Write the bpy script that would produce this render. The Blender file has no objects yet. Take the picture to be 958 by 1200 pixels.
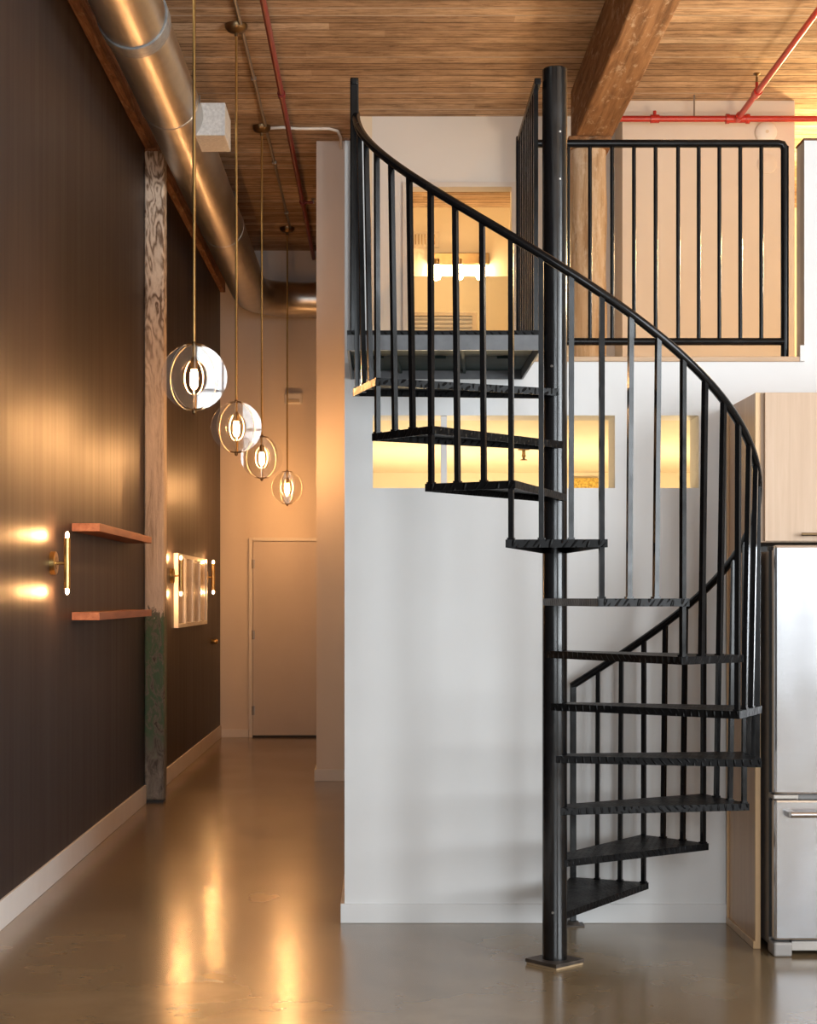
import bpy, bmesh, math, random
from mathutils import Vector, Matrix
PI = math.pi
random.seed(4)
SC = bpy.context.scene
COL = SC.collection
R = math.radians

# ------------------------------------------------------------------ materials
def new_mat(name):
    m = bpy.data.materials.new(name); m.use_nodes = True
    nt = m.node_tree
    return m, nt, nt.nodes['Principled BSDF']

def N(nt, kind, **kw):
    n = nt.nodes.new(kind)
    for k, v in kw.items():
        if k.startswith('i_'):
            key = k[2:]
            n.inputs[int(key) if key.isdigit() else key.replace('_', ' ')].default_value = v
        else: setattr(n, k, v)
    return n

def L(nt, a, b): nt.links.new(a, b)

def math_node(nt, op, a, b=None):
    n = nt.nodes.new('ShaderNodeMath'); n.operation = op
    for i, v in enumerate((a, b)):
        if v is None: continue
        if isinstance(v, (int, float)): n.inputs[i].default_value = v
        else: L(nt, v, n.inputs[i])
    return n.outputs[0]

def mapped(nt, scale=(1, 1, 1), rot=(0, 0, 0)):
    tc = N(nt, 'ShaderNodeTexCoord'); mp = N(nt, 'ShaderNodeMapping')
    mp.inputs['Scale'].default_value = scale; mp.inputs['Rotation'].default_value = rot
    L(nt, tc.outputs['Object'], mp.inputs[0]); return mp.outputs[0]

def ramp(nt, fac, stops):
    r = N(nt, 'ShaderNodeValToRGB'); e = r.color_ramp.elements
    while len(e) < len(stops): e.new(.5)
    for el, (p, c) in zip(e, stops):
        el.position = p; el.color = (*c, 1) if len(c) == 3 else c
    L(nt, fac, r.inputs[0]); return r.outputs[0]

def noise(nt, vec, scale, detail=4, rough=.55, dist=0):
    n = N(nt, 'ShaderNodeTexNoise'); n.inputs['Scale'].default_value = scale
    n.inputs['Detail'].default_value = detail; n.inputs['Roughness'].default_value = rough
    n.inputs['Distortion'].default_value = dist
    if vec is not None: L(nt, vec, n.inputs['Vector'])
    return n.outputs[0]

def bump(nt, b, h, strength, dist=.01):
    n = N(nt, 'ShaderNodeBump'); n.inputs['Strength'].default_value = strength
    n.inputs['Distance'].default_value = dist
    L(nt, h, n.inputs['Height']); L(nt, n.outputs[0], b.inputs['Normal'])

def mix(nt, fac, a, b):
    n = N(nt, 'ShaderNodeMix', data_type='RGBA')
    if isinstance(fac, (int, float)): n.inputs[0].default_value = fac
    else: L(nt, fac, n.inputs[0])
    for i, v in ((6, a), (7, b)):
        if isinstance(v, tuple): n.inputs[i].default_value = (*v, 1)
        else: L(nt, v, n.inputs[i])
    return n.outputs[2]

def plain(name, col, rough=.5, metal=0, spec=.5, var=.06, vscale=6, bmp=0, bscale=60, aniso=0):
    m, nt, b = new_mat(name)
    v = mapped(nt)
    f = noise(nt, v, vscale)
    lo = tuple(max(0, c*(1-var)) for c in col); hi = tuple(min(1, c*(1+var)) for c in col)
    L(nt, ramp(nt, f, [(.3, lo), (.7, hi)]), b.inputs['Base Color'])
    b.inputs['Roughness'].default_value = rough; b.inputs['Metallic'].default_value = metal
    b.inputs['Specular IOR Level'].default_value = spec
    if bmp: bump(nt, b, noise(nt, v, bscale, 3), bmp, .004)
    return m

def emit(name, col, strength):
    m = bpy.data.materials.new(name); m.use_nodes = True; nt = m.node_tree
    nt.nodes.clear(); o = N(nt, 'ShaderNodeOutputMaterial'); e = N(nt, 'ShaderNodeEmission')
    e.inputs[0].default_value = (*col, 1); e.inputs[1].default_value = strength
    L(nt, e.outputs[0], o.inputs[0]); return m

M = {}
M['white_paint'] = plain('white_paint', (.76, .755, .745), .55, spec=.3, var=.02, vscale=1.5, bmp=.03, bscale=180)
M['cream_paint'] = plain('cream_paint', (.71, .63, .56), .55, spec=.3, var=.03, vscale=2, bmp=.03, bscale=180)
M['warm_room'] = plain('warm_room_paint', (.78, .70, .56), .6, spec=.2, var=.02)
M['taupe_paint'] = plain('taupe_paint', (.30, .29, .28), .6, spec=.2, var=.03)
M['door_paint'] = plain('door_paint', (.58, .52, .48), .45, spec=.4, var=.05, vscale=1.5)
M['trim_paint'] = plain('trim_paint', (.72, .68, .64), .4, spec=.4, var=.03)

def dark_wall():
    m, nt, b = new_mat('charcoal_satin_paint')
    v = mapped(nt, (1, 1.0, .25))
    f = noise(nt, v, 2.2, 3)
    L(nt, ramp(nt, f, [(.3, (.029, .022, .021)), (.7, (.037, .028, .027))]), b.inputs['Base Color'])
    v2 = mapped(nt, (1, 9, .35))
    f2 = noise(nt, v2, 1.5, 3)
    L(nt, ramp(nt, f2, [(.25, (.39,)*3), (.75, (.48,)*3)]), b.inputs['Roughness'])
    b.inputs['Specular IOR Level'].default_value = .15
    bump(nt, b, f2, .02, .01)
    return m
M['dark_wall'] = dark_wall()

def concrete():
    m, nt, b = new_mat('polished_brown_concrete')
    v = mapped(nt)
    f = noise(nt, v, .9, 4, .5, .4)
    f2 = noise(nt, v, 4.0, 4, .5)
    fr_ = noise(nt, v, 1.2, 2, .4)
    c1 = ramp(nt, f, [(.28, (.15, .095, .045)), (.5, (.235, .16, .085)), (.75, (.32, .235, .14))])
    c2 = ramp(nt, f2, [(.2, (.15, .10, .05)), (.8, (.31, .225, .135))])
    c = mix(nt, .4, c1, c2)
    f3 = noise(nt, v, 2.2, 6, .6, .3)
    dk = ramp(nt, f3, [(.48, (0, 0, 0)), (.80, (1, 1, 1))])
    c = mix(nt, math_node(nt, 'MULTIPLY', dk, .45), c, (.075, .05, .028))
    L(nt, c, b.inputs['Base Color'])
    L(nt, ramp(nt, fr_, [(.3, (.19,)*3), (.7, (.26,)*3)]), b.inputs['Roughness'])
    b.inputs['Specular IOR Level'].default_value = .55
    b.inputs['Coat Weight'].default_value = .25; b.inputs['Coat Roughness'].default_value = .16
    return m
M['concrete'] = concrete()

def deck():
    """nail-laminated deck: narrow boards on edge running along x"""
    m, nt, b = new_mat('laminated_wood_deck')
    tc = N(nt, 'ShaderNodeTexCoord'); sp = N(nt, 'ShaderNodeSeparateXYZ')
    L(nt, tc.outputs['Object'], sp.inputs[0])
    yb = math_node(nt, 'MULTIPLY', sp.outputs[1], 8.0)
    fl = math_node(nt, 'FLOOR', yb); fr = math_node(nt, 'FRACT', yb)
    xs = math_node(nt, 'MULTIPLY', sp.outputs[0], .33)
    wn0 = N(nt, 'ShaderNodeTexWhiteNoise', noise_dimensions='1D'); L(nt, fl, wn0.inputs['W'])
    xo = math_node(nt, 'FLOOR', math_node(nt, 'ADD', xs, math_node(nt, 'MULTIPLY', wn0.outputs[0], 7)))
    cb = N(nt, 'ShaderNodeCombineXYZ'); L(nt, fl, cb.inputs[0]); L(nt, xo, cb.inputs[1])
    wn = N(nt, 'ShaderNodeTexWhiteNoise', noise_dimensions='2D'); L(nt, cb.outputs[0], wn.inputs['Vector'])
    base = ramp(nt, wn.outputs[0], [(0, (.44, .30, .195)), (.5, (.56, .395, .26)), (.85, (.63, .465, .325)), (1, (.70, .56, .43))])
    v = mapped(nt, (2.6, 12, 1))
    g = noise(nt, v, 2.2, 10, .78, .4)
    gc = ramp(nt, g, [(.32, (.38, .33, .30)), (.46, (.88, .86, .84)), (.6, (1.15, 1.15, 1.15)), (.75, (1.4, 1.42, 1.45))])
    mul = N(nt, 'ShaderNodeMix', data_type='RGBA', blend_type='MULTIPLY'); mul.inputs[0].default_value = 1
    bl = ramp(nt, noise(nt, mapped(nt, (1, 1.6, 1)), 1.1, 6, .65), [(.3, (.62, .58, .54)), (.55, (1, 1, 1)), (.75, (1.12, 1.12, 1.12))])
    ml2 = N(nt, 'ShaderNodeMix', data_type='RGBA', blend_type='MULTIPLY'); ml2.inputs[0].default_value = 1
    L(nt, base, ml2.inputs[6]); L(nt, bl, ml2.inputs[7])
    L(nt, ml2.outputs[2], mul.inputs[6]); L(nt, gc, mul.inputs[7])
    # pale paint and plaster left along some joints
    v2 = mapped(nt, (1.6, 18, 1)); p = noise(nt, v2, 2.0, 9, .78, .5)
    pf = ramp(nt, p, [(.54, (0, 0, 0)), (.70, (1, 1, 1))])
    c = mix(nt, math_node(nt, 'MULTIPLY', pf, .45), mul.outputs[2], (.60, .50, .40))
    edge = math_node(nt, 'LESS_THAN', fr, .09)
    lime = math_node(nt, 'MULTIPLY', math_node(nt, 'LESS_THAN', fr, .13), math_node(nt, 'GREATER_THAN', wn0.outputs[0], .74))
    c = mix(nt, math_node(nt, 'MULTIPLY', edge, .75), c, (.055, .032, .02))
    c = mix(nt, math_node(nt, 'MULTIPLY', lime, .8), c, (.62, .54, .46))
    L(nt, c, b.inputs['Base Color']); b.inputs['Roughness'].default_value = .8
    b.inputs['Specular IOR Level'].default_value = .2
    cr = noise(nt, mapped(nt, (.5, 14, 1)), 2.6, 3, .5)
    crk = math_node(nt, 'LESS_THAN', math_node(nt, 'ABSOLUTE', math_node(nt, 'SUBTRACT', cr, .5)), .022)
    c = mix(nt, math_node(nt, 'MULTIPLY', crk, .5), c, (.09, .055, .035))
    L(nt, c, b.inputs['Base Color'])
    h = math_node(nt, 'ADD', math_node(nt, 'MULTIPLY', math_node(nt, 'SUBTRACT', 1.0, edge), .7), math_node(nt, 'ADD', g, wn.outputs[0]))
    bump(nt, b, h, .5, .012)
    return m
M['deck'] = deck()

def old_wood(name, stops, flake, axis, flake_amt=.5, fscale=3.0, lo=.55, hi=.66, dist=1.2):
    m, nt, b = new_mat(name)
    sc = [14, 14, 14]; sc[axis] = 1.1
    v = mapped(nt, tuple(sc)); g = noise(nt, v, 1.5, 7, .65, dist)
    c = ramp(nt, g, stops)
    v2 = mapped(nt, tuple(2.2 if i == axis else 6 for i in range(3)))
    p = noise(nt, v2, fscale, 8, .74, dist*.6)
    pf = ramp(nt, p, [(lo, (0, 0, 0)), (hi, (1, 1, 1))])
    c = mix(nt, math_node(nt, 'MULTIPLY', pf, flake_amt), c, flake)
    L(nt, c, b.inputs['Base Color']); b.inputs['Roughness'].default_value = .8
    b.inputs['Specular IOR Level'].default_value = .15
    bump(nt, b, math_node(nt, 'ADD', g, math_node(nt, 'MULTIPLY', pf, .4)), .45, .012)
    return m
M['beam'] = old_wood('old_brown_beam_wood', [(.3, (.11, .055, .028)), (.5, (.24, .125, .062)), (.72, (.36, .20, .105))], (.58, .46, .35), 1, .6, 2.6, .54, .66, .5)
M['beam_dark'] = old_wood('raw_beam_edge_wood', [(.3, (.10, .05, .03)), (.55, (.26, .13, .075)), (.75, (.42, .25, .16))], (.55, .42, .32), 1, .4)
M['log'] = old_wood('pale_stripped_log', [(.28, (.22, .13, .07)), (.45, (.46, .335, .22)), (.72, (.60, .48, .36))], (.68, .60, .50), 2, .55, 2.2, .5, .62, .5)

def post_wood():
    m, nt, b = new_mat('weathered_painted_post')
    v = mapped(nt, (7, 7, 2.4))
    w = math_node(nt, 'SINE', math_node(nt, 'MULTIPLY', noise(nt, v, .9, 3, .5, .5), 75.0))
    w = math_node(nt, 'ADD', math_node(nt, 'MULTIPLY', w, .22), noise(nt, v, 3.5, 6, .7))
    up = ramp(nt, w, [(.25, (.16, .105, .07)), (.5, (.52, .43, .35)), (.75, (.68, .59, .50))])
    vg = mapped(nt, (16, 16, 1.4)); g = noise(nt, vg, 1.4, 7, .7, .6)
    mid = ramp(nt, g, [(.3, (.28, .21, .16)), (.48, (.56, .47, .40)), (.7, (.72, .62, .54))])
    vp = mapped(nt, (9, 9, 4)); p = noise(nt, vp, 1.8, 9, .75, .8)
    low = ramp(nt, p, [(.36, (.045, .036, .03)), (.45, (.17, .15, .125)), (.52, (.075, .115, .07)), (.62, (.06, .135, .075)), (.70, (.30, .27, .23))])
    grey = ramp(nt, p, [(.38, (.06, .05, .045)), (.55, (.20, .18, .155)), (.7, (.30, .27, .24))])
    tc = N(nt, 'ShaderNodeTexCoord'); sp = N(nt, 'ShaderNodeSeparateXYZ'); L(nt, tc.outputs['Object'], sp.inputs[0])
    zz = math_node(nt, 'ADD', sp.outputs[2], math_node(nt, 'MULTIPLY', math_node(nt, 'SUBTRACT', p, .5), .5))
    def above(z, wdt=.03):
        mr = N(nt, 'ShaderNodeMapRange'); mr.inputs[1].default_value = z; mr.inputs[2].default_value = z+wdt
        L(nt, zz, mr.inputs[0]); return mr.outputs[0]
    c = mix(nt, above(1.29), low, mid)
    c = mix(nt, above(2.6, .8), c, up)
    c = mix(nt, above(.30, .2), grey, c)
    L(nt, c, b.inputs['Base Color']); b.inputs['Roughness'].default_value = .7
    bump(nt, b, math_node(nt, 'ADD', p, g), .5, .015)
    return m
M['post'] = post_wood()

def wood_grain(name, stops, axis, rough=.4, scale=1.6, spec=.4):
    m, nt, b = new_mat(name)
    sc = [22, 22, 22]; sc[axis] = 1.0
    v = mapped(nt, tuple(sc)); g = noise(nt, v, scale, 6, .6, .5)
    L(nt, ramp(nt, g, stops), b.inputs['Base Color'])
    b.inputs['Roughness'].default_value = rough; b.inputs['Specular IOR Level'].default_value = spec
    bump(nt, b, g, .04, .004); return m
M['shelf'] = wood_grain('reddish_shelf_wood', [(.3, (.24, .085, .045)), (.55, (.36, .14, .075)), (.75, (.43, .19, .105))], 1, .45)
M['maple'] = wood_grain('maple_veneer', [(.3, (.52, .355, .235)), (.55, (.58, .41, .28)), (.75, (.62, .45, .32))], 2, .35)
M['maple_side'] = wood_grain('maple_side_veneer', [(.3, (.60, .37, .20)), (.55, (.68, .43, .24)), (.75, (.72, .48, .28))], 2, .35)
M['maple_edge'] = wood_grain('maple_edge_band', [(.3, (.66, .42, .22)), (.6, (.76, .51, .28))], 2, .35)
M['sill'] = wood_grain('oak_sill', [(.3, (.50, .33, .20)), (.6, (.62, .43, .28))], 0, .5)

def black_paint(name, plate=False, rough=.30):
    m, nt, b = new_mat(name)
    v = mapped(nt)
    f = noise(nt, v, 9, 5, .6)
    L(nt, ramp(nt, f, [(.3, (.0035, .0035, .004)), (.7, (.007, .0065, .0065))]), b.inputs['Base Color'])
    L(nt, ramp(nt, f, [(.3, (rough-.05,)*3), (.7, (rough+.1,)*3)]), b.inputs['Roughness'])
    b.inputs['Specular IOR Level'].default_value = .13 if plate else (.55 if 'pole' in name else .24)
    if plate:   # raised lozenges of chequer plate
        tc = N(nt, 'ShaderNodeTexCoord'); sp = N(nt, 'ShaderNodeSeparateXYZ'); L(nt, tc.outputs['Object'], sp.inputs[0])
        k = 1/.022
        # lip faces get the same pattern through z
        u = math_node(nt, 'MULTIPLY', math_node(nt, 'ADD', sp.outputs[0], sp.outputs[1]), k*.7071)
        w = math_node(nt, 'MULTIPLY', math_node(nt, 'ADD', math_node(nt, 'SUBTRACT', sp.outputs[0], sp.outputs[1]), sp.outputs[2]), k*.7071)
        fu = math_node(nt, 'SUBTRACT', math_node(nt, 'FRACT', u), .5); fw = math_node(nt, 'SUBTRACT', math_node(nt, 'FRACT', w), .5)
        par = math_node(nt, 'ABSOLUTE', math_node(nt, 'MODULO', math_node(nt, 'ADD', math_node(nt, 'FLOOR', u), math_node(nt, 'FLOOR', w)), 2))
        def ell(a, c):
            q = math_node(nt, 'ADD', math_node(nt, 'POWER', math_node(nt, 'MULTIPLY', math_node(nt, 'ABSOLUTE', a), 2.1), 2),
                          math_node(nt, 'POWER', math_node(nt, 'MULTIPLY', math_node(nt, 'ABSOLUTE', c), 5.5), 2))
            return math_node(nt, 'MAXIMUM', math_node(nt, 'SUBTRACT', 1.0, q), 0.0)
        e1, e2 = ell(fu, fw), ell(fw, fu)
        h = math_node(nt, 'ADD', math_node(nt, 'MULTIPLY', e1, par), math_node(nt, 'MULTIPLY', e2, math_node(nt, 'SUBTRACT', 1.0, par)))
        bump(nt, b, h, 1.0, .004)
    else:
        bump(nt, b, noise(nt, v, 60, 2), .03, .002)
    return m
M['black'] = black_paint('black_gloss_paint', rough=.19)
M['black_pole'] = black_paint('black_pole_paint', rough=.17)
M['plate'] = black_paint('black_chequer_plate', True, .36)
M['steel_grey'] = plain('grey_primed_steel', (.115, .118, .125), .42, .0, var=.2, vscale=14)
M['steel_green'] = plain('dark_green_grey_steel', (.016, .030, .028), .7, 0, spec=.15, var=.4, vscale=7)
M['rusty_plate'] = plain('scuffed_black_plate', (.06, .045, .035), .5, .2, var=.5, vscale=18)
M['grout'] = plain('tan_grout', (.36, .25, .14), .9, var=.2, vscale=20)
M['brass'] = plain('aged_brass', (.58, .38, .14), .28, 1, var=.12, vscale=10)
M['dark_brass'] = plain('dark_brass', (.22, .15, .08), .35, 1, var=.15, vscale=10)
M['red_pipe'] = plain('red_pipe_paint', (.44, .026, .017), .32, var=.12, vscale=8)
M['dark_red_pipe'] = plain('dark_red_pipe_paint', (.20, .014, .012), .35, var=.15, vscale=8)
M['grey_metal'] = plain('grey_conduit_metal', (.36, .33, .30), .4, .8, var=.1)
M['plastic_white'] = plain('white_plastic', (.78, .76, .73), .4, var=.02)
M['mosaic'] = plain('gold_mosaic', (.62, .42, .10), .3, .4, var=.6, vscale=60)
M['blind'] = plain('grey_white_slats', (.60, .60, .58), .5, var=.05)
M['shadow_gap'] = plain('black_rubber', (.012, .011, .010), .6, var=.1)
M['fridge_side'] = plain('grey_fridge_side', (.30, .28, .265), .38, .2, var=.05, vscale=3)
M['vent_paint'] = plain('beige_vent_paint', (.66, .58, .46), .5, var=.04)

def galv():
    m, nt, b = new_mat('galvanised_spiral_duct')
    v = mapped(nt); f = noise(nt, v, 8, 5, .6)
    L(nt, ramp(nt, f, [(.3, (.46, .44, .41)), (.7, (.58, .555, .52))]), b.inputs['Base Color'])
    b.inputs['Metallic'].default_value = 1
    L(nt, ramp(nt, f, [(.3, (.28,)*3), (.7, (.36,)*3)]), b.inputs['Roughness'])
    tc = N(nt, 'ShaderNodeTexCoord'); sp = N(nt, 'ShaderNodeSeparateXYZ'); L(nt, tc.outputs['Object'], sp.inputs[0])
    s = math_node(nt, 'FRACT', math_node(nt, 'ADD', math_node(nt, 'MULTIPLY', sp.outputs[1], 5.5), math_node(nt, 'MULTIPLY', sp.outputs[0], 1.2)))
    bump(nt, b, math_node(nt, 'LESS_THAN', s, .06), .35, .004)
    return m
M['galv'] = galv()
M['galv_band'] = plain('galvanised_band', (.24, .245, .25), .45, .35, var=.25, vscale=30)
M['box_white'] = plain('speckled_grey_register', (.62, .62, .61), .5, .1, var=.15, vscale=60)

def stainless():
    m, nt, b = new_mat('brushed_stainless')
    v = mapped(nt, (1, 1, 60)); g = noise(nt, v, 4, 4)
    L(nt, ramp(nt, g, [(.3, (.56, .56, .575)), (.7, (.62, .62, .635))]), b.inputs['Base Color'])
    b.inputs['Metallic'].default_value = 1; b.inputs['Roughness'].default_value = .20
    v2 = mapped(nt, (1.6, 1.6, .8))
    bump(nt, b, noise(nt, v2, 2.2, 1), .16, .05)
    return m
M['stainless'] = stainless()

def acrylic():
    """clear thin sheet: reflects by Fresnel, otherwise passes light straight through"""
    m = bpy.data.materials.new('clear_acrylic'); m.use_nodes = True; nt = m.node_tree; nt.nodes.clear()
    o = N(nt, 'ShaderNodeOutputMaterial'); t = N(nt, 'ShaderNodeBsdfTransparent'); g = N(nt, 'ShaderNodeBsdfGlossy')
    t.inputs[0].default_value = (.97, .97, .965, 1); g.inputs['Roughness'].default_value = .02
    ge = N(nt, 'ShaderNodeNewGeometry'); dt = N(nt, 'ShaderNodeVectorMath', operation='DOT_PRODUCT')
    L(nt, ge.outputs['Normal'], dt.inputs[0]); L(nt, ge.outputs['Incoming'], dt.inputs[1])
    gr = math_node(nt, 'POWER', math_node(nt, 'SUBTRACT', 1.0, math_node(nt, 'ABSOLUTE', dt.outputs['Value'])), 5.0)
    fac = math_node(nt, 'ADD', math_node(nt, 'MULTIPLY', gr, .90), .07)
    mx = N(nt, 'ShaderNodeMixShader')
    L(nt, fac, mx.inputs[0]); L(nt, t.outputs[0], mx.inputs[1]); L(nt, g.outputs[0], mx.inputs[2])
    L(nt, mx.outputs[0], o.inputs[0]); return m
M['acrylic'] = acrylic()
def rim():
    m, nt, b = new_mat('glow_toned_acrylic_rim')
    b.inputs['Base Color'].default_value = (.92, .86, .76, 1); b.inputs['Roughness'].default_value = .4  # pale warm colour stands in for bulb light piped through the disc edge
    b.inputs['Subsurface Weight'].default_value = 0
    b.inputs['Alpha'].default_value = .6
    return m
M['rim'] = rim()
def mirror(name, col, rough):
    m, nt, b = new_mat(name)
    b.inputs['Base Color'].default_value = (*col, 1); b.inputs['Metallic'].default_value = 1
    b.inputs['Roughness'].default_value = rough; return m
M['mirror'] = mirror('mirror_glass', (.78, .74, .66), .02)
M['print'] = plain('pale_print_paper', (.46, .37, .30), .6, var=.15, vscale=5)

def picture_glass():
    m, nt, b = new_mat('glazed_print')
    v = mapped(nt); f = noise(nt, v, 4, 3)
    L(nt, ramp(nt, f, [(.3, (.36, .28, .22)), (.7, (.50, .41, .34))]), b.inputs['Base Color'])
    b.inputs['Roughness'].default_value = .5; b.inputs['Coat Weight'].default_value = 1; b.inputs['Coat Roughness'].default_value = .03
    return m
M['glazed'] = picture_glass()
WARM = (1, .56, .22)
M['bulb'] = emit('glowing_filament_bulb', (1, .49, .18), 1000)
M['sconce_bulb'] = emit('glowing_sconce_bulb', (1, .49, .18), 1500)
M['vanity_bulb'] = emit('glowing_vanity_bulb', (1, .66, .32), 60)
M['slot_glow'] = emit('lit_lamp_tube', (1, .78, .48), 10)

# ------------------------------------------------------------------ mesh helpers
class MB:
    def __init__(s): s.bm = bmesh.new(); s.mi = 0
    def _mark(s, faces):
        for f in faces: f.material_index = s.mi
    def box(s, x0, x1, y0, y1, z0, z1, bev=0):
        vs = [s.bm.verts.new((x, y, z)) for x in (x0, x1) for y in (y0, y1) for z in (z0, z1)]
        idx = [(0,1,3,2), (4,6,7,5), (0,4,5,1), (2,3,7,6), (0,2,6,4), (1,5,7,3)]
        fs = [s.bm.faces.new([vs[i] for i in q]) for q in idx]
        s._mark(fs)
        if bev:
            es = list({e for f in fs for e in f.edges})
            r = bmesh.ops.bevel(s.bm, geom=es, offset=bev, segments=2, affect='EDGES', profile=.5)
            s._mark(r['faces'])
        return s
    def prism(s, pts, z0, z1):
        a = [s.bm.verts.new((x, y, z0)) for x, y in pts]; b = [s.bm.verts.new((x, y, z1)) for x, y in pts]
        n = len(pts); fs = [s.bm.faces.new(a[::-1]), s.bm.faces.new(b)]
        for i in range(n):
            j = (i+1) % n; fs.append(s.bm.faces.new((a[i], a[j], b[j], b[i])))
        s._mark(fs); return s
    def bar(s, p, q, w, h, up=(0, 0, 1)):
        """rectangular bar from p to q; w across, h along up"""
        p, q = Vector(p), Vector(q); d = (q-p).normalized(); up = Vector(up)
        if abs(d.dot(up)) > .99: up = Vector((1, 0, 0))
        sx = d.cross(up).normalized(); uy = sx.cross(d).normalized()
        ring = []
        for c in (p, q):
            ring.append([s.bm.verts.new(c + sx*a*w/2 + uy*b*h/2) for a, b in ((-1,-1), (1,-1), (1,1), (-1,1))])
        a, b = ring; fs = [s.bm.faces.new(a[::-1]), s.bm.faces.new(b)]
        for i in range(4):
            j = (i+1) % 4; fs.append(s.bm.faces.new((a[i], a[j], b[j], b[i])))
        s._mark(fs); return s
    def tube(s, path, r, seg=12, cap=True, closed=False):
        path = [Vector(p) for p in path]; n = len(path)
        rs = r if isinstance(r, (list, tuple)) else [r]*n
        rings = []; ref = None
        for i, p in enumerate(path):
            if closed: t = path[(i+1) % n]-path[i-1]
            else: t = path[min(i+1, n-1)]-path[max(i-1, 0)]
            t.normalize()
            if ref is None:
                ref = Vector((0, 0, 1)) if abs(t.z) < .9 else Vector((1, 0, 0))
            a = (ref - t*ref.dot(t)).normalized(); b = t.cross(a); ref = a
            rings.append([s.bm.verts.new(p + (a*math.cos(2*PI*k/seg)+b*math.sin(2*PI*k/seg))*rs[i]) for k in range(seg)])
        fs = []
        for i in range(n if closed else n-1):
            A, B = rings[i], rings[(i+1) % n]
            for k in range(seg):
                f = s.bm.faces.new((A[k], A[(k+1) % seg], B[(k+1) % seg], B[k])); f.smooth = True; fs.append(f)
        if cap and not closed:
            fs.append(s.bm.faces.new(rings[0][::-1])); fs.append(s.bm.faces.new(rings[-1]))
        s._mark(fs); return s
    def lathe(s, prof, c=(0, 0, 0), axis='z', seg=20):
        """prof: (radius, height) pairs"""
        c = Vector(c); rings = []
        def P(r, h, a):
            x, y = r*math.cos(a), r*math.sin(a)
            return c + (Vector((x, y, h)) if axis == 'z' else Vector((h, x, y)) if axis == 'x' else Vector((x, h, y)))
        for r, h in prof:
            if r < 1e-6: rings.append([s.bm.verts.new(P(0, h, 0))])
            else: rings.append([s.bm.verts.new(P(r, h, 2*PI*k/seg)) for k in range(seg)])
        fs = []
        for A, B in zip(rings, rings[1:]):
            for k in range(seg):
                j = (k+1) % seg
                if len(A) == 1 and len(B) == 1: continue
                if len(A) == 1: f = s.bm.faces.new((A[0], B[j], B[k]))
                elif len(B) == 1: f = s.bm.faces.new((A[k], A[j], B[0]))
                else: f = s.bm.faces.new((A[k], A[j], B[j], B[k]))
                f.smooth = True; fs.append(f)
        for rg, rev in ((rings[0], True), (rings[-1], False)):
            if len(rg) > 1: fs.append(s.bm.faces.new(rg[::-1] if rev else rg))
        s._mark(fs); return s
    def cyl(s, p, q, r, seg=16): return s.tube([p, q], r, seg)
    def done(s, name, mats, parent=None, loc=None, rz=0):
        bmesh.ops.recalc_face_normals(s.bm, faces=s.bm.faces[:])
        me = bpy.data.meshes.new(name); s.bm.to_mesh(me); s.bm.free()
        for m in (mats if isinstance(mats, (list, tuple)) else [mats]):
            me.materials.append(M[m] if isinstance(m, str) else m)
        o = bpy.data.objects.new(name, me); COL.objects.link(o)
        if parent: o.parent = parent
        if loc: o.location = loc
        o.rotation_euler.z = rz
        # edge-aware smooth shading
        if any(p.use_smooth for p in me.polygons):
            for e in me.edges: pass
            try: me.set_sharp_from_angle(angle=R(40))
            except Exception: pass
        return o

def tag(o, label, cat, group=None):
    o['label'] = label; o['category'] = cat
    if group: o['group'] = group
    return o
def thing(name, label, cat, loc=(0, 0, 0), rz=0, group=None):
    o = bpy.data.objects.new(name, None); COL.objects.link(o); o.empty_display_size = .1
    o.location = loc; o.rotation_euler.z = rz
    return tag(o, label, cat, group)
def struct(o): o['kind'] = 'structure'; return o
def copy_tree(o, parent=None):
    c = o.copy(); COL.objects.link(c)
    if parent: c.parent = parent
    for ch in list(o.children): copy_tree(ch, c)
    return c

# ------------------------------------------------------------------ key measures (metres; camera at the origin, looking along +y)
XW = -1.61          # dark wall
CEIL = 4.89
YF = 7.02           # front of the white half wall
YE = 16.36          # end wall of the corridor
YR = -3.0           # wall with the windows, behind the camera
XR = 5.2
ZL = 2.418          # loft floor

# ------------------------------------------------------------------ setting
struct(MB().box(XW-.2, XR+.2, YR-.2, YE+.2, -.12, 0).done('floor', 'concrete'))
struct(MB().box(XW-.2, XR+.2, YR-.2, YE+.2, CEIL, CEIL+.15).done('ceiling', 'deck'))
struct(MB().box(XW-.2, XW, YR-.2, YE+.2, 0, CEIL).done('wall_left', 'dark_wall'))
struct(MB().box(XW, -.2, YE, YE+.2, 0, CEIL).done('wall_end', 'cream_paint'))


# rear wall with three tall gridded windows (behind the camera; the third is added to brighten the fridge), right wall with two more
wx = [(-1.1, .3), (.9, 2.3), (3.88, 4.9)]; wy = [(-2.2, .4), (1.0, 3.6)]; wz0, wz1 = .85, 4.35
b = MB(); xs = XW
b.box(XW, XR, YR-.2, YR, 0, wz0); b.box(XW, XR, YR-.2, YR, wz1, CEIL)
for x0, x1 in wx: b.box(xs, x0, YR-.2, YR, wz0, wz1); xs = x1
b.box(xs, XR, YR-.2, YR, wz0, wz1)
struct(b.done('wall_rear', 'taupe_paint'))
b = MB(); ys = YR-.2
b.box(XR, XR+.2, YR-.2, YE+.2, 0, wz0); b.box(XR, XR+.2, YR-.2, YE+.2, wz1, CEIL)
for y0, y1 in wy: b.box(XR, XR+.2, ys, y0, wz0, wz1); ys = y1
b.box(XR, XR+.2, ys, YE+.2, wz0, wz1)
struct(b.done('wall_right', 'white_paint'))
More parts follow.
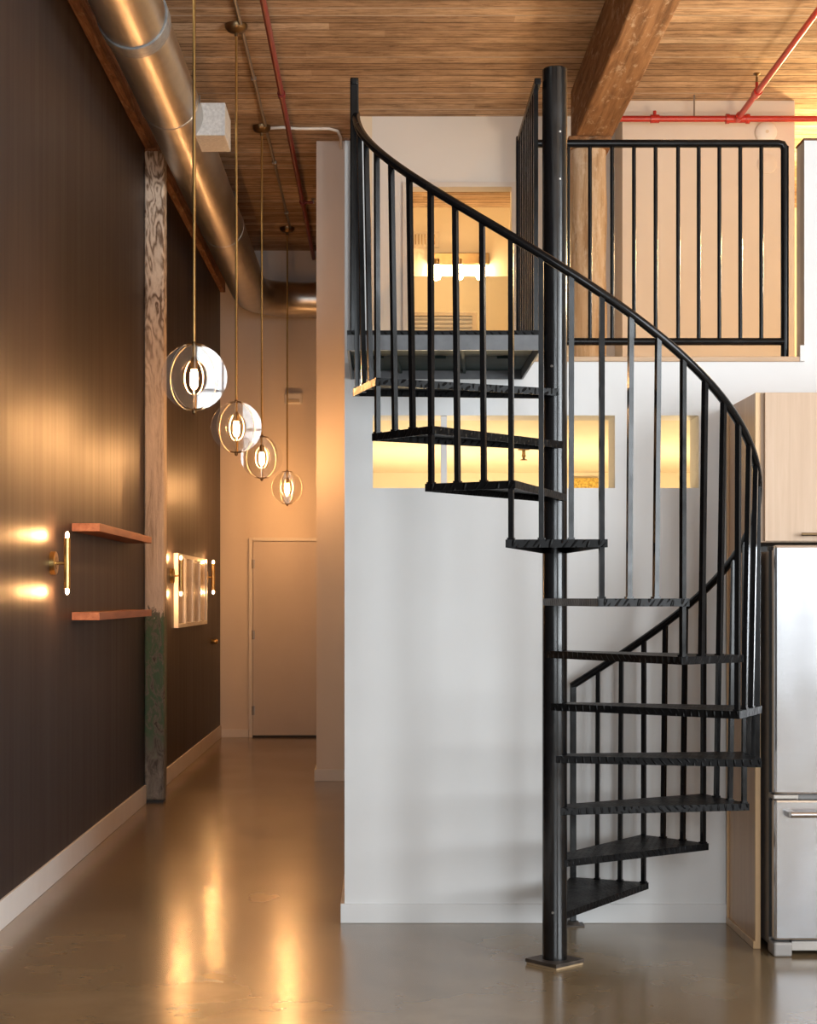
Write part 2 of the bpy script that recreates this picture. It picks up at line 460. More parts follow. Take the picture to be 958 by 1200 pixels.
def window(n, a0, a1, side):
    b = MB()
    def bx(u0, u1, z0, z1, d):
        if side == 'rear': b.box(u0, u1, YR-.14+d, YR-.08-d, z0, z1)
        else: b.box(XR+.08+d, XR+.14-d, u0, u1, z0, z1)
    for u in (a0, a1-.05): bx(u, u+.05, wz0, wz1, 0)
    for z in (wz0, wz1-.05): bx(a0+.05, a1-.05, z, z+.05, 0)
    for k in range(1, 4): bx(a0+(a1-a0)*k/4-.014, a0+(a1-a0)*k/4+.014, wz0+.05, wz1-.05, .01)
    for k in range(1, 6): bx(a0+.05, a1-.05, wz0+(wz1-wz0)*k/6-.014, wz0+(wz1-wz0)*k/6+.014, .015)
    struct(b.done('window_%d' % n, 'black'))
for i, (x0, x1) in enumerate(wx): window(i+1, x0, x1, 'rear')
for i, (y0, y1) in enumerate(wy): window(i+4, y0, y1, 'right')

# white half wall with the two openings
ox, sx, oz0, oz1 = (-.033, 1.012), (1.185, 1.374), 1.874, 2.187
b = MB(); T = .2
b.box(-.1545, XR, YF, YF+T, 0, oz0); b.box(-.1545, XR, YF, YF+T, oz1, ZL)
for x0, x1 in ((-.1545, ox[0]), (ox[1], sx[0]), (sx[1], XR)): b.box(x0, x1, YF, YF+T, oz0, oz1)
b.box(-.1545, -.052, YF, YF+T, ZL, 3.372)                       # stub at the corridor corner
b.box(1.829, XR, YF, YF+.13, ZL, 3.372)                         # stub beyond the loft railing
struct(b.done('wall_front', 'white_paint'))
struct(MB().box(-.1545, -.052, YF+T, 11.8, 0, 3.372).done('wall_corridor_side', 'white_paint'))
b = MB(); b.box(-.156, -.05, YF-.003, 11.8, 3.372, 3.382); b.box(1.826, XR, YF-.003, YF+.133, 3.372, 3.382)
struct(b.done('trim_1', 'beam_dark'))
struct(MB().box(.262, .288, YF+.02, YF+.05, oz0, oz1).done('trim_2', 'trim_paint'))          # post in the wide opening
struct(MB().box(.615, 1.829, YF-.012, YF+.22, ZL, ZL+.022, .004).done('trim_3', 'sill'))     # loft sill
struct(MB().box(1.806, 1.829, YF-.016, YF+.02, ZL+.0, ZL+.07, .003).done('trim_4', 'plastic_white'))
struct(MB().box(-.052, XR, YF+T, 14.55, ZL-.15, ZL).done('floor_loft', 'warm_room'))
struct(MB().box(-.052, XR, 11.3, 11.42, 0, ZL-.15).done('wall_under_loft', 'warm_room'))
# back wall of the loft with the doorway into the bathroom
dx0, dx1, dz = .198, .952, 4.373
b = MB()
b.box(-.06, dx0, 11.8, 11.92, ZL, CEIL); b.box(dx1, 1.70, 11.8, 11.92, ZL, CEIL); b.box(dx0, dx1, 11.8, 11.92, dz, CEIL)
struct(b.done('wall_loft_back', 'white_paint'))
b = MB()
b.box(dx0-.035, dx0, 11.775, 11.8, ZL, dz+.035); b.box(dx1, dx1+.035, 11.775, 11.8, ZL, dz+.035); b.box(dx0, dx1, 11.775, 11.8, dz, dz+.035)
struct(b.done('trim_5', 'trim_paint'))
struct(MB().box(-.155, 1.9, 14.55, 14.7, ZL, CEIL).done('wall_bathroom', 'warm_room'))
struct(MB().box(-.155, -.06, 11.8, 14.55, ZL, CEIL).done('wall_bathroom_left', 'warm_room'))
struct(MB().box(1.60, 1.70, 11.92, 14.55, ZL, CEIL).done('wall_bathroom_right', 'warm_room'))
struct(MB().box(1.70, 2.91, 11.43, 11.93, ZL, CEIL).done('wall_loft_right', 'cream_paint'))
struct(MB().box(1.70, XR, 14.55, 14.7, ZL, CEIL).done('wall_loft_far', 'warm_room'))
# pier closing the corridor
struct(MB().box(-.489, -.16, 12.44, YE, 0, CEIL).done('wall_pier', 'cream_paint'))

# baseboards
struct(MB().box(XW, XW+.014, YR, 11.1, 0, .125, .003).box(XW, XW+.014, 11.24, YE, 0, .125, .003).done('baseboard_left', 'trim_paint'))
struct(MB().box(-.172, XR, YF-.014, YF, 0, .083, .003).box(-.172, -.1545, YF, 11.8, 0, .083, .003).done('baseboard_front', 'white_paint'))
struct(MB().box(-.505, -.2, 12.426, 12.44, 0, .09, .003).box(-.505, -.489, 12.44, YE, 0, .09, .003).done('baseboard_pier', 'trim_paint'))
struct(MB().box(XW+.014, -1.325, YE-.014, YE, 0, .08, .003).done('baseboard_end', 'trim_paint'))

# corridor door in the end wall
d = struct(MB().box(-1.277, -.345, YE-.02, YE-.001, .02, 1.965, .003).done('door_1', 'door_paint'))
MB().box(-1.32, -1.283, YE-.035, YE, 0, 2.005, .004).box(-.339, -.302, YE-.035, YE, 0, 2.005, .004).box(-1.283, -.339, YE-.035, YE, 1.970, 2.005, .004).done('door_frame', 'trim_paint', d)
MB().box(-1.283, -.339, YE-.03, YE-.002, 0, .02).done('threshold', 'shadow_gap', d)
for z in (1.74, 1.03, .27):
    MB().cyl((-1.281, YE-.03, z-.045), (-1.281, YE-.03, z+.045), .010, 10).box(-1.281, -1.262, YE-.024, YE-.018, z-.045, z+.045).done('hinge', 'grey_metal', d)

# old timbers
t = thing('ceiling_beam', 'massive weathered brown timber beam running back under the deck above the stair', 'beam', (1.435, 4, 4.49))
MB().box(-.125, .125, -7, 7.2, 0, .40, .012).done('timber', 'beam', t)
tag(MB().box(XW, XW+.052, YR, YE, 4.47, CEIL, .006).done('wall_beam', 'beam_dark'), 'thin raw brown timber ledger along the top of the dark wall', 'beam')
t = thing('loft_column', 'pale stripped round log column under the big beam in the loft', 'column', (1.402, 11.02, ZL))
prof = [(.128+.004*math.sin(z*9), z) for z in [i*.1 for i in range(21)]]
MB().lathe(prof, seg=28).done('shaft', 'log', t)
MB().box(-.145, .145, -.145, .145, 2.0, 2.072, .01).done('capital', 'beam', t)
t = thing('wall_post', 'weathered wooden post with peeling green paint against the dark wall', 'post', (XW, 11.17, 0))
b = MB()
b.box(.0, .135, -.075, .075, .02, 4.45, .014); b.done('shaft', 'post', t)
b = MB(); b.box(.0, .128, -.068, .068, 0, .02); b.done('base_shim', 'shadow_gap', t)
b = MB(); b.box(.0, .11, -.07, .07, 4.38, 4.47, .01); b.done('capital', 'beam_dark', t)

# ------------------------------------------------------------------ spiral staircase
PX, PY, RO = .667, 6.225, .772
TH0, DTH, RISE, Z1 = 53.3, 23.11, .199, .204
st = thing('spiral_staircase', 'black steel spiral staircase with chequer plate treads winding up to the loft', 'staircase', (PX, PY, 0))
# centre pole
b = MB(); b.lathe([(.0475, .022), (.0475, 3.418), (.044, 3.422), (.040, 3.418), (.040, 3.30), (0, 3.30)], seg=40)
b.done('pole', 'black_pole', st)
bp = MB().box(-.08, .08, -.08, .08, .008, .022, .002).done('base_plate', 'rusty_plate', st, rz=R(42))
MB().box(-.076, .076, -.076, .076, 0, .008).done('grout_pad', 'grout', bp)
for z, a in ((.205, -105), (2.28, -110), (2.99, -72), (3.17, -72)):
    ca, sa = math.cos(R(a)), math.sin(R(a))
    MB().tube([(ca*.046, sa*.046, z), (ca*.051, sa*.051, z)], [.006, .004], 8).done('set_screw', 'grey_metal', st)
# tread: local frame has its trailing edge at angle 0, leading edge at +SP
SP = DTH+2.5
def edge_pts(ang, side):
    a = R(ang); d = Vector((math.cos(a), math.sin(a))); n = Vector((-d.y, d.x))*side
    return n*.046 + d*.01, d*RO
i0, o0 = edge_pts(0, -1); i1, o1 = edge_pts(SP, 1)
def tread_bm():
    b = MB()
    pts = [tuple(i0), tuple(o0), tuple(o1), tuple(i1)]
    b.prism(pts, -.005, 0)
    th, dp = .005, .027
    for (p, q) in ((i0, o0), (o0, o1), (o1, i1)):
        d = (q-p).normalized(); n = Vector((-d.y, d.x))
        b.prism([tuple(p), tuple(q), tuple(q+n*th), tuple(p+n*th)], -dp, -.005)
    # short end plate next to the pole
    return b
tread0 = tread_bm().done('tread', 'plate', st)
def rail_z(th): return 1.026+(78-th)/DTH*RISE
RB = RO-.012        # balusters stand just inside the tread's edge
balus0 = []
for j in range(3):
    a = R(1.2+7.7*j); p = Vector((math.cos(a)*RB, math.sin(a)*RB))
    # on the chord of the tread
    t0 = math.cos(R(SP/2))*RO/max(1e-6, math.cos(R(abs(SP/2-(1.2+7.7*j)))))-.012
    rb = min(RB, max(t0, RB-.02))
    p = Vector((math.cos(a)*rb, math.sin(a)*rb)); pt = Vector((math.cos(a)*RB, math.sin(a)*RB))
    ht = rail_z(TH0+1.2+7.7*j)-Z1
    b = MB(); b.bar((p.x, p.y, -.026), (pt.x, pt.y, ht), .017, .017, (math.cos(a), math.sin(a), 0))
    b.bar((p.x, p.y, .0), (p.x, p.y, .006), .024, .024, (math.cos(a), math.sin(a), 0))
    balus0.append(b.done('baluster', 'black', st))
for k in range(11):
    rz, z = R(TH0-DTH*k), Z1+RISE*k
    for src in [tread0]+balus0:
        o = src if k == 0 else src.copy()
        if k: COL.objects.link(o); o.parent = st
        o.location = (0, 0, z); o.rotation_euler.z = rz
# handrail: a helix in a flattened round section
path = []
for i in range(131):
    th = 78.5 - (78.5+180.5)*i/130
    path.append((math.cos(R(th))*RB, math.sin(R(th))*RB, rail_z(th)))
MB().tube(path, .0155, 10).done('handrail', 'black', st)
# newel at the foot of the stair
na = R(78); nx, ny = math.cos(na)*RB, math.sin(na)*RB
nw = MB().box(nx-.013, nx+.013, ny-.013, ny+.013, .006, rail_z(78)+.0, .003).done('newel_post', 'black', st)
MB().box(nx-.045, nx+.045, ny-.04, min(ny+.04, YF-PY-.016), 0, .006).lathe([(.03, .006), (.022, .018)], (nx, ny, 0)).done('foot_flange', 'rusty_plate', nw)
# landing platform (local to the stair)
lx0, lx1, ly0, ly1 = -.794, -.052, -.03, YF-PY-.004
pf = MB().box(lx0, lx1, ly0, ly1, 2.400, 2.418).done('platform', 'plate', st)
MB().box(lx0, lx1, ly0-.004, ly0+.006, 2.342, 2.400).box(lx0-.0, lx0+.008, ly0, ly1, 2.342, 2.400).box(lx1-.008, lx1, ly0, ly1, 2.342, 2.400).box(lx0, lx1, ly1-.01, ly1, 2.342, 2.400).done('edge_channel', 'steel_grey', pf)
b = MB(); b.box(lx0+.012, lx1-.012, ly0+.01, ly0+.395, 2.378, 2.400); b.box(lx0+.012, lx1-.012, ly0+.40, ly1-.012, 2.378, 2.400)
b.done('underside_sheet', 'steel_green', pf)
b = MB()
for fx in (.25, .62): b.bar((lx0+.74*fx-.02, ly0+.02, 2.372), (lx0+.74*fx+.03, ly1-.02, 2.372), .012, .014)
for fx in (.16, .50, .84): b.box(lx0+.74*fx-.022, lx0+.74*fx+.022, ly0+.39, ly0+.405, 2.368, 2.378)
b.done('stiffener', 'steel_green', pf)
def side_panel(x, near_post, far_post):
    top = 3.366
    rl = MB().box(x-.0125, x+.0125, ly0-.005, ly1, top-.012, top+.012, .004).done('guard_rail', 'black', st)
    for k in range(9):
        y = ly0+.075+(ly1-ly0-.12)*k/8.6
        MB().box(x-.0085, x+.0085, y-.0085, y+.0085, 2.418, top-.012).done('baluster', 'black', rl)
    for on, y in ((near_post, ly0+.018), (far_post, ly1-.018)):
        if on: MB().box(x-.016, x+.016, y-.016, y+.016, 2.342 if y < .1 else 2.418, top+.016, .004).done('guard_post', 'black', rl)
side_panel(-.766, True, True)
side_panel(-.068, False, True)

# ------------------------------------------------------------------ loft railing
lr = thing('loft_railing', 'straight black steel loft railing right of the stair pole', 'railing', (1.2, 7.09, ZL+.022))
z0 = ZL+.022
MB().tube([(-.585, 0, 3.378-z0), (.53, 0, 3.378-z0), (.552, 0, 3.374-z0), (.562, 0, 3.355-z0)], .0175, 16).done('top_rail', 'black', lr)
MB().cyl((-.585, 0, 2.516-z0), (.556, 0, 2.516-z0), .0165, 16).done('bottom_rail', 'black', lr)
for k, u in enumerate((666.5, 692, 718, 743.6, 769, 795.4, 819.6, 843.8, 868.4, 893)):
    x = (u-446)/269.3-1.2
    MB().cyl((x, 0, 2.53-z0), (x, 0, 3.365-z0), .009, 10).done('baluster', 'black', lr)
for x in (-.57, .562):
    MB().cyl((x, 0, 0), (x, 0, 3.366-z0), .0175, 16).done('post', 'black', lr)

# ------------------------------------------------------------------ duct
dxx, dzz, dr = -1.256, 4.35, .172
du = thing('air_duct', 'big round galvanised spiral air duct running beside the dark wall', 'duct', (dxx, 8, dzz))
b = MB()
path = [(0, -10.8, 0), (0, 7.55, 0)]
rb = .5; 
for i in range(1, 11):
    a = PI/2*i/10; path.append((rb*(1-math.cos(a)), 7.62+rb*math.sin(a), 0))
path.append((1.0, 8.12, 0))
b.tube(path, dr, 40, cap=True); b.done('duct_run', 'galv', du)
def ring(y0, y1, r, mat, nm):
    b = MB(); b.tube([(0, y0, 0), (0, y0+.004, 0), (0, y1-.004, 0), (0, y1, 0)], [r-.004, r, r, r-.004], 40); return b.done(nm, mat, du)
ring(.22, .36, dr+.010, 'galv_band', 'band')
for y in (-3.4, 1.65, 4.9): ring(y, y+.03, dr+.005, 'galv', 'joint')
MB().tube([(.60, 8.12, 0), (.63, 8.12, 0)], dr+.006, 40).tube([(.72, 8.12, 0), (.74, 8.12, 0)], dr+.004, 40).done('joint', 'galv', du)
rg = MB().box(.10, .306, 1.96, 2.33, -.12, .08, .003).done('register_box', 'box_white', du)
for y in (-1.5, 3.3, 6.0): MB().cyl((.0, y, dr), (.0, y, CEIL-dzz), .006, 8).done('hanger_rod', 'grey_metal', du)

# ------------------------------------------------------------------ pendants
PXX = -.878
plabels = ['brass pendant lamp of clear discs hanging nearest and largest, in front of the wooden post',
           'clear disc pendant lamp second from the front, hanging before the dark wall end',
           'clear disc pendant lamp third from the front, before the pale end wall',
           'smallest clear disc pendant lamp, hanging farthest back above the corridor door']
pys = (7.67, 9.92, 12.05, 15.35); prots = (8, 2, 6.8, 75)
def disc_bm(r, hole_r, hole_h, th):
    """vertical disc in the xz plane with an oval hole"""
    b = MB(); n = 56; rings = []
    for y in (-th/2, th/2):
        rings.append([[b.bm.verts.new((math.cos(2*PI*k/n)*rx, y, math.sin(2*PI*k/n)*rz_)) for k in range(n)] for rx, rz_ in ((r, r), (hole_r, hole_h))])
    (o0_, h0), (o1_, h1) = rings
    for k in range(n):
        j = (k+1) % n
        for q, mi in (((o0_[k], o0_[j], h0[j], h0[k]), 0), ((o1_[k], h1[k], h1[j], o1_[j]), 0), ((o0_[k], o1_[k], o1_[j], o0_[j]), 1), ((h0[k], h0[j], h1[j], h1[k]), 1)):
            f = b.bm.faces.new(q); f.material_index = mi
    return b
RG = .155
def make_pendant():
    p = thing('pendant_lamp', plabels[0], 'lamp', (PXX, pys[0], 2.44), group='clear disc pendants along the corridor')
    top = CEIL-2.44
    MB().lathe([(.07, top), (.068, top-.02), (.05, top-.04), (.012, top-.05), (.012, top-.07), (0, top-.07)], seg=24).done('canopy', 'dark_brass', p)
    MB().cyl((0, 0, .06), (0, 0, top-.05), .0075, 12).done('stem', 'brass', p)
    MB().lathe([(.016, .035), (.016, .085), (.008, .095), (.008, .06)], seg=16).done('socket', 'dark_brass', p)
    for k in range(4):
        MB_ = disc_bm(RG, .062, .082, .005); MB_.done('clear_disc', ['acrylic', 'rim'], p, rz=R(45*k))
    for z, s in ((RG, 1), (-RG, -1)):
        b = MB()
        for k in range(4):
            a = R(45*k); c_, s_ = math.cos(a), math.sin(a)
            for sg in (1, -1):
                b.bar((0, 0, z+.002*s), (sg*c_*.05, sg*s_*.05, z-.006*s), .007, .005)
        b.lathe([(.012, z-.008), (.013, z), (.009, z+.012*s), (0, z+.016*s)] if s > 0 else [(0, z-.022), (.009, z-.016), (.012, z-.004), (.012, z+.006)], seg=12)
        b.done('bracket', 'dark_brass', p)
    MB().cyl((0.006, 0, -.155), (0.006, 0, -.085), .005, 8).done('lower_stem', 'brass', p)
    MB().lathe([(0, -.058), (.010, -.054), (.018, -.038), (.018, .015), (.013, .030), (.013, .036)], seg=12).done('bulb', 'bulb', p)
    return p
p0 = make_pendant()
for i in range(4):
    o = p0 if i == 0 else copy_tree(p0)
    o.location = (PXX, pys[i], 2.44); o.rotation_euler.z = R(prots[i]); o['label'] = plabels[i]

# conduit feeding the canopies
c = thing('electrical_conduit', 'thin grey conduit along the ceiling linking the pendant canopies', 'conduit', (PXX, 9, CEIL))
MB().cyl((.03, -9, -.012), (.03, 6.3, -.012), .011, 10).done('long_run', 'grey_metal', c)
for y in (-2.6, 1.9, 4.0, 5.7): MB().box(.012, .048, y-.012, y+.012, -.026, 0, .003).done('strap', 'grey_metal', c)
pth = [(.07, 3.06, -.014), (.47, 3.06, -.014), (.55, 3.07, -.018), (.585, 3.10, -.05), (.60, 3.20, -.10), (.60, 3.40, -.12)]
MB().tube([(.05, 3.05, -.014), (.16, 3.03, -.014), (.26, 3.06, -.014), (.50, 3.06, -.014), (.56, 3.10, -.02), (.58, 3.2, -.04), (.58, 3.42, -.06)], .011, 10).done('side_branch', 'plastic_white', c)

# ------------------------------------------------------------------ wall sconces
slabels = ['double ended brass wall sconce nearest the camera, beside the two wooden shelves',
           'double ended brass wall sconce just beyond the wooden post, before the framed panels',
           'double ended brass wall sconce farthest away, past the framed panels']
def make_sconce():
    s = thing('wall_sconce', slabels[0], 'lamp', (XW, 7.96, 1.57), group='brass sconces on the dark wall')
    MB().lathe([(.058, 0), (.058, .022), (.054, .026), (.03, .027), (.03, .03)], axis='x', seg=28).done('backplate', 'brass', s)
    MB().cyl((.026, 0, 0), (.075, 0, 0), .007, 10).done('arm', 'brass', s)
    MB().cyl((.078, 0, -.125), (.078, 0, .125), .016, 16).done('tube', 'brass', s)
    for sg in (1, -1):
        MB().lathe([(.006, .125*sg), (.0085, .132*sg), (.0085, .142*sg), (.005, .150*sg), (0, .153*sg)], (.078, 0, 0), seg=10).done('bulb', 'sconce_bulb', s)
    return s
s0 = make_sconce()
for i, y in enumerate((7.96, 12.5, 14.92)):
    o = s0 if i == 0 else copy_tree(s0)
    o.location = (XW, y, 1.57 if i < 2 else 1.59); o['label'] = slabels[i]

# ------------------------------------------------------------------ shelves
for nm, z, lab in (('u', 1.748, 'reddish wooden floating shelf, the upper of the two on the dark wall'), ('l', 1.284, 'reddish wooden floating shelf, the lower of the two on the dark wall')):
    s = tag(MB().box(0, .145, 0, 1.93, 0, .042, .0015).done('floating_shelf', 'shelf', loc=(XW, 8.49, z)), lab, 'shelf', 'floating shelves on the dark wall')

# ------------------------------------------------------------------ framed panels on the dark wall
names = ['nearest of the row, beside the second sconce', 'second of the row from the near sconce', 'third of the row from the near sconce', 'farthest of the row, beside the last sconce']
for i in range(4):
    y0 = 12.68+.535*i
    f = thing('framed_panel', 'white framed glazed panel on the dark wall, '+names[i], 'picture', (XW, y0, 1.165), group='row of white framed panels')
    w, h, fw, dp = .525, .585, .032, .035
    MB().box(0, dp, 0, fw, 0, h, .002).box(0, dp, w-fw, w, 0, h, .002).box(0, dp, fw, w-fw, 0, fw, .002).box(0, dp, fw, w-fw, h-fw, h, .002).done('frame', 'plastic_white', f)
    MB().box(.002, .022, fw, w-fw, fw, h-fw).done('glazed_print', 'glazed', f)
tag(MB().lathe([(.020, 0), (.022, .02), (.026, .03), (.026, .05), (.018, .06), (0, .062)], (0, 0, 0), axis='x', seg=16).done('door_bumper', 'brass', loc=(XW, 15.5, .985)), 'small round brass bumper low on the dark wall past the framed panels', 'bumper')

# horn / alarm on the end wall
al = thing('fire_alarm', 'white rounded fire alarm box high on the corridor end wall', 'alarm', (-.872, YE, 3.40))
MB().box(-.09, .09, -.055, -.002, -.06, .06, .018).done('housing', 'plastic_white', al)
MB().box(-.06, .06, -.062, -.05, -.045, -.01, .004).done('grille', 'vent_paint', al)

# ------------------------------------------------------------------ sprinkler pipes
p = thing('sprinkler_pipe', 'dark red sprinkler pipe running back along the ceiling over the corridor', 'pipe', (-.668, 8, 4.80))
MB().cyl((0, -10.8, 0), (0, 8.3, 0), .019, 14).done('pipe_run', 'dark_red_pipe', p)
for y in (3.0, 6.0):
    MB().cyl((0, y-.035, 0), (0, y+.035, 0), .027, 14).done('coupling', 'dark_red_pipe', p)
h = MB().cyl((0, 6.0, 0), (.09, 6.0, 0), .013, 10).done('sprinkler_outlet', 'dark_red_pipe', p)
MB().lathe([(.010, 0), (.014, .02), (.006, .03), (.022, .04), (.022, .043)], (.09, 6.0, -.01), seg=10).done('sprinkler_head', 'grey_metal', h)
for y in (-4, 1.0, 5.2): MB().cyl((0, y, .019), (0, y, .09), .005, 8).done('hanger', 'grey_metal', p)

p = thing('sprinkler_pipe', 'bright red sprinkler pipe with angled branch crossing above the loft railing', 'pipe', (2.48, 11.30, 4.725))
MB().cyl((-.92, 0, 0), (2.7, 0, 0), .021, 16).done('pipe_run', 'red_pipe', p)
MB().cyl((0, .0, .0), (0, -14, .0), .020, 16).done('branch', 'red_pipe', p)
for x in (-.575,): MB().cyl((x-.03, 0, 0), (x+.03, 0, 0), .029, 14).cyl((x, 0, .02), (x, 0, .055), .012, 10).done('coupling', 'red_pipe', p)
MB().cyl((-.07, 0, 0), (.07, 0, 0), .028, 16).cyl((0, -.08, 0), (0, 0, 0), .028, 16).done('tee', 'red_pipe', p)
for x in (-.07, .07): MB().cyl((x-.012, 0, 0), (x+.012, 0, 0), .034, 14).done('collar', 'red_pipe', p)
MB().cyl((0, -.62, 0), (0, -.54, 0), .029, 16).cyl((0, -.58, .02), (0, -.58, .07), .010, 10).done('coupling', 'red_pipe', p)
MB().lathe([(.008, 0), (.008, .03), (.004, .04), (.025, .055), (.025, .058)], (0, -.58, .07), seg=10).done('sprinkler_head', 'dark_brass', p)
for x in (-.3, 1.6): MB().cyl((x, 0, .02), (x, 0, CEIL-4.725), .006, 8).done('hanger', 'grey_metal', p)

# ------------------------------------------------------------------ things in the loft
s = thing('smoke_detector', 'white round smoke detector, the upper one on the beige loft wall', 'detector', (2.705, 11.43, 4.66))
MB().lathe([(.075, 0), (.075, -.03), (.062, -.045), (.03, -.052), (0, -.052)], axis='y', seg=28).done('housing', 'plastic_white', s)
MB().lathe([(.012, -.05), (.012, -.056), (0, -.056)], axis='y', seg=12).done('test_button', 'vent_paint', s)
tag(MB().lathe([(.07, 0), (.068, -.008), (.05, -.014), (0, -.014)], (0, 0, 0), axis='y', seg=28).done('cover_plate', 'cream_paint', loc=(2.715, 11.43, 4.445)), 'flat beige round cover plate below the smoke detector', 'cover plate')

v = thing('vanity_light', 'warm glowing bathroom wall light with three bulbs on a long bar', 'lamp', (.70, 14.55, 4.42))
MB().box(-.27, .27, -.05, -.002, -.045, .055, .006).done('backplate', 'dark_brass', v)
for x in (-.20, 0, .20):
    MB().lathe([(.026, .0), (.026, -.05), (.02, -.055)], (x, -.085, -.01), seg=14).box(x-.01, x+.01, -.085, -.05, -.025, -.005).done('socket', 'dark_brass', v)
    MB().lathe([(.02, -.055), (.045, -.09), (.05, -.13), (.035, -.165), (0, -.18)], (x, -.085, 0), seg=14).done('bulb', 'vanity_bulb', v)
g = thing('air_vent', 'beige framed air vent on the bathroom wall left of the glowing bulbs', 'vent', (.40, 14.55, 4.60))
MB().box(-.125, .125, -.016, -.001, -.075, .075, .004).done('frame', 'vent_paint', g)
for k in range(7): MB().bar((-.085+.028*k, -.018, -.045), (-.085+.028*k, -.018, .045), .010, .006, (0, 1, 0)).done('slat', 'dark_brass', g)
tag(MB().box(-.0, 1.35, 0, .02, 0, 1.25, .002).done('wall_mirror', 'mirror', loc=(.02, 14.525, 3.02)), 'wide frameless mirror under the bathroom wall light', 'mirror')
bl = thing('reflection_slats', 'grey white slats standing in for a striped reflection low in the bathroom mirror', 'slat_panel', (.50, 14.2, ZL))  # slats added in place of stripes reflected in the mirror
MB().box(-.30, -.26, -.02, .02, 0, 1.47, .003).box(.30, .34, -.02, .02, 0, 1.47, .003).box(-.26, .30, -.02, .02, 1.44, 1.47, .003).box(-.26, .30, -.02, .02, 0, .05, .003).done('frame', 'vent_paint', bl)
for k in range(38): MB().bar((-.26, 0, .07+.0365*k), (.30, 0, .07+.0365*k), .022, .026, (0, .55, .83)).done('slat', 'blind', bl)

# under the loft: what shows through the two openings
tag(MB().box(0, .19, 0, .03, 0, .34, .002).done('mosaic_panel', 'mosaic', loc=(1.32, 11.27, 1.89)), 'gold speckled panel on the far wall seen through the wide opening', 'panel')
sp = thing('ceiling_sprinkler', 'small brass sprinkler head under the ceiling seen through the wide opening', 'sprinkler', (.837, 9.5, ZL-.15))
MB().lathe([(.035, 0), (.033, -.006), (.010, -.008), (.010, -.03), (.014, -.04), (.006, -.055), (.022, -.062), (.022, -.065), (0, -.066)][::-1], seg=16).done('head', 'dark_brass', sp)

# ------------------------------------------------------------------ kitchen
pn = thing('cabinet_side_panel', 'tall maple veneer side panel standing on the floor beside the fridge', 'panel', (1.497, 6.494, 0))
MB().box(0, .019, .02, YF-6.494-.016, .0, 2.219, .001).done('board', 'maple_side', pn)
MB().box(-.001, .021, 0, .02, .0, 2.219, .002).done('front_edge', 'maple_edge', pn)
MB().box(-.009, 0, .0, YF-6.494-.016, 0, .03, .002).done('foot_strip', 'maple_edge', pn)
MB().box(-.008, 0, YF-6.494-.034, YF-6.494-.016, .03, 2.219, .002).done('back_strip', 'maple_edge', pn)
cb = thing('wall_cabinet', 'maple cabinet mounted over the fridge', 'cabinet', (1.518, 6.494, 1.622))
MB().box(0, .95, .0, YF-6.494-.002, 0, .597, .001).done('body', 'maple', cb)
dd = MB().box(.012, .94, -.02, -.001, .004, .595, .002).done('door', 'maple', cb)
hd = MB().tube([(.15, -.052, .03), (.55, -.052, .03)], .006, 10).cyl((.17, -.05, .03), (.17, -.02, .03), .004, 8).cyl((.53, -.05, .03), (.53, -.02, .03), .004, 8).done('handle', 'dark_brass', dd)

fr = thing('refrigerator', 'stainless steel bottom freezer refrigerator under the maple cabinet', 'fridge', (1.535, 6.354, 0))
W = .90
MB().box(0, W, .07, .63, .03, 1.585, .006).done('body', 'fridge_side', fr)
ud = MB().box(.004, W-.004, 0, .062, .632, 1.606, .010).done('door', 'stainless', fr)
MB().box(-.002, W, .062, .07, .635, 1.60).done('door_gasket', 'shadow_gap', ud)
dw = MB().box(.004, W-.004, 0, .062, .062, .612, .010).done('freezer_drawer', 'stainless', fr)
MB().box(-.002, W, .062, .07, .065, .61).done('drawer_gasket', 'shadow_gap', dw)
MB().tube([(.055, -.048, .560), (W-.055, -.048, .560)], .012, 14).done('handle', 'brass' if False else 'stainless', dw)
for x in (.06, W-.06): MB().box(x-.014, x+.014, -.048, .002, .548, .572, .004).done('handle_mount', 'grey_metal', dw)
MB().box(.0, .10, .005, .08, .613, .631, .004).done('hinge', 'grey_metal', fr)
MB().box(.0, .07, .03, .10, 1.586, 1.604, .004).done('top_hinge', 'shadow_gap', fr)
MB().box(.075, W-.075, .02, .06, .018, .056, .003).done('base_grille', 'grey_metal', fr)
for x in (.0, W-.072): MB().box(x, x+.072, -.008, .10, .0, .056, .008).done('foot', 'fridge_side', fr)

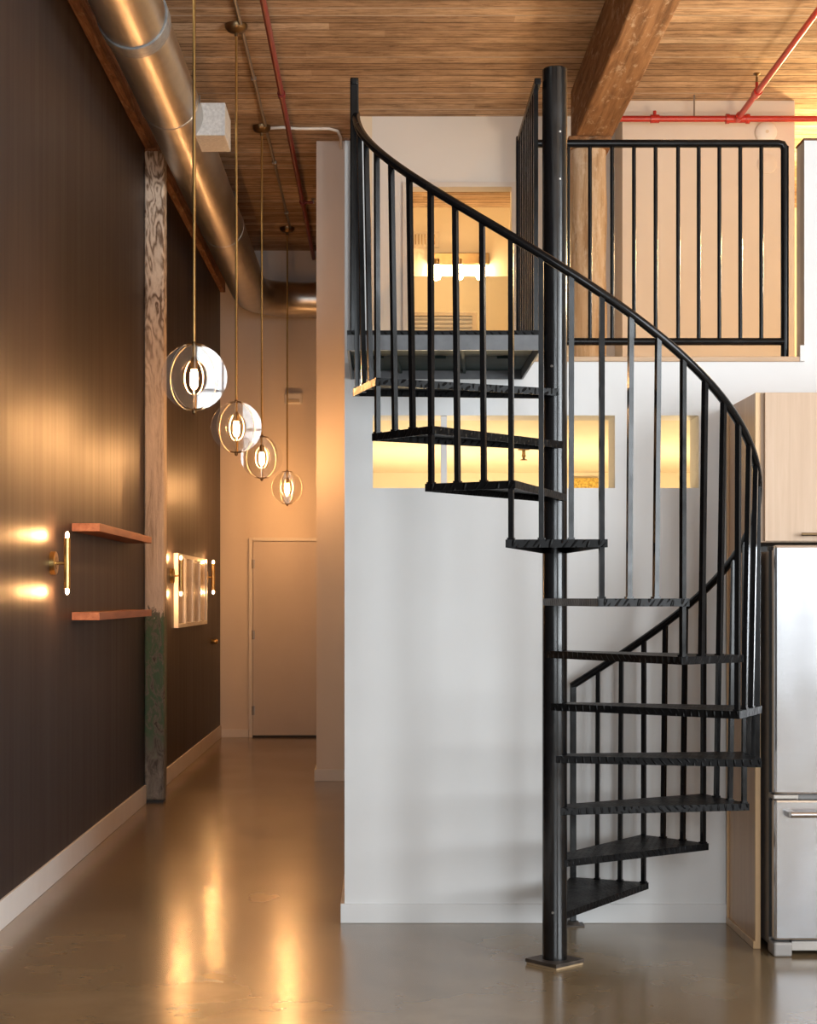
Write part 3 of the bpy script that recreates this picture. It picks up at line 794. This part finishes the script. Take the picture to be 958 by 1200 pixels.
# ------------------------------------------------------------------ light
def area(name, loc, rot, sx_, sy_, power, col):
    l = bpy.data.lights.new(name, 'AREA'); l.shape = 'RECTANGLE'; l.size = sx_; l.size_y = sy_; l.energy = power; l.color = col
    o = bpy.data.objects.new(name, l); COL.objects.link(o); o.location = loc; o.rotation_euler = rot; return o
def point(name, loc, power, col, r=.06):
    l = bpy.data.lights.new(name, 'POINT'); l.energy = power; l.color = col; l.shadow_soft_size = r
    o = bpy.data.objects.new(name, l); COL.objects.link(o); o.location = loc; return o
for i, (x0, x1) in enumerate(wx):
    area('window_daylight', ((x0+x1)/2, YR-.35, (wz0+wz1)/2), (R(97), 0, 0), x1-x0, wz1-wz0, (140, 225, 22)[i], (.88, .95, 1.0))  # the dim last one lights the window added for the fridge
for i, (y0, y1) in enumerate(wy):
    area('window_daylight', (XR+.35, (y0+y1)/2, (wz0+wz1)/2), (R(104), 0, R(90)), y1-y0, wz1-wz0, (690, 530)[i], (.90, .96, 1.0))
for x in (.4, 1.9): point('under_loft_lamp', (x, 9.6, 1.2), 72, (1, .77, .44), .12)
point('bathroom_fill', (.65, 12.9, 4.80), 34, (1, .66, .30), .05)  # added unseen light brightening the bathroom, kept out of the mirror's view
point('hidden_loft_light', (3.6, 12.4, 4.1), 200, (1, .70, .32), .1)
point('hidden_loft_light', (2.75, 8.1, 3.1), 120, (1, .80, .56), .12)  # added fill hidden behind the wall stub, brightens the loft back wall

w = bpy.data.worlds.new('World'); SC.world = w; w.use_nodes = True
nt = w.node_tree; bg = nt.nodes['Background']
bg.inputs[0].default_value = (.80, .90, 1.0, 1); bg.inputs[1].default_value = 1.0

# ------------------------------------------------------------------ camera and colour
cam = bpy.data.cameras.new('Camera'); co = bpy.data.objects.new('Camera', cam); COL.objects.link(co)
co.location = (0, 0, 1.4); co.rotation_euler = (R(90), 0, 0)
cam.sensor_fit = 'HORIZONTAL'; cam.sensor_width = 36; cam.lens = 36*1908/958
cam.shift_x = (479-446)/958; cam.shift_y = (700.7-600)/958
cam.clip_start = .05; cam.clip_end = 100
SC.camera = co
vs = SC.view_settings
vs.view_transform = 'Standard'; vs.look = 'None'; vs.exposure = 0; vs.gamma = 1; vs.use_curve_mapping = False
cy = SC.cycles
cy.use_denoising = True; cy.max_bounces = 10; cy.diffuse_bounces = 5; cy.glossy_bounces = 4; cy.transparent_max_bounces = 24
cy.sample_clamp_indirect = 6; cy.caustics_reflective = False; cy.caustics_refractive = False
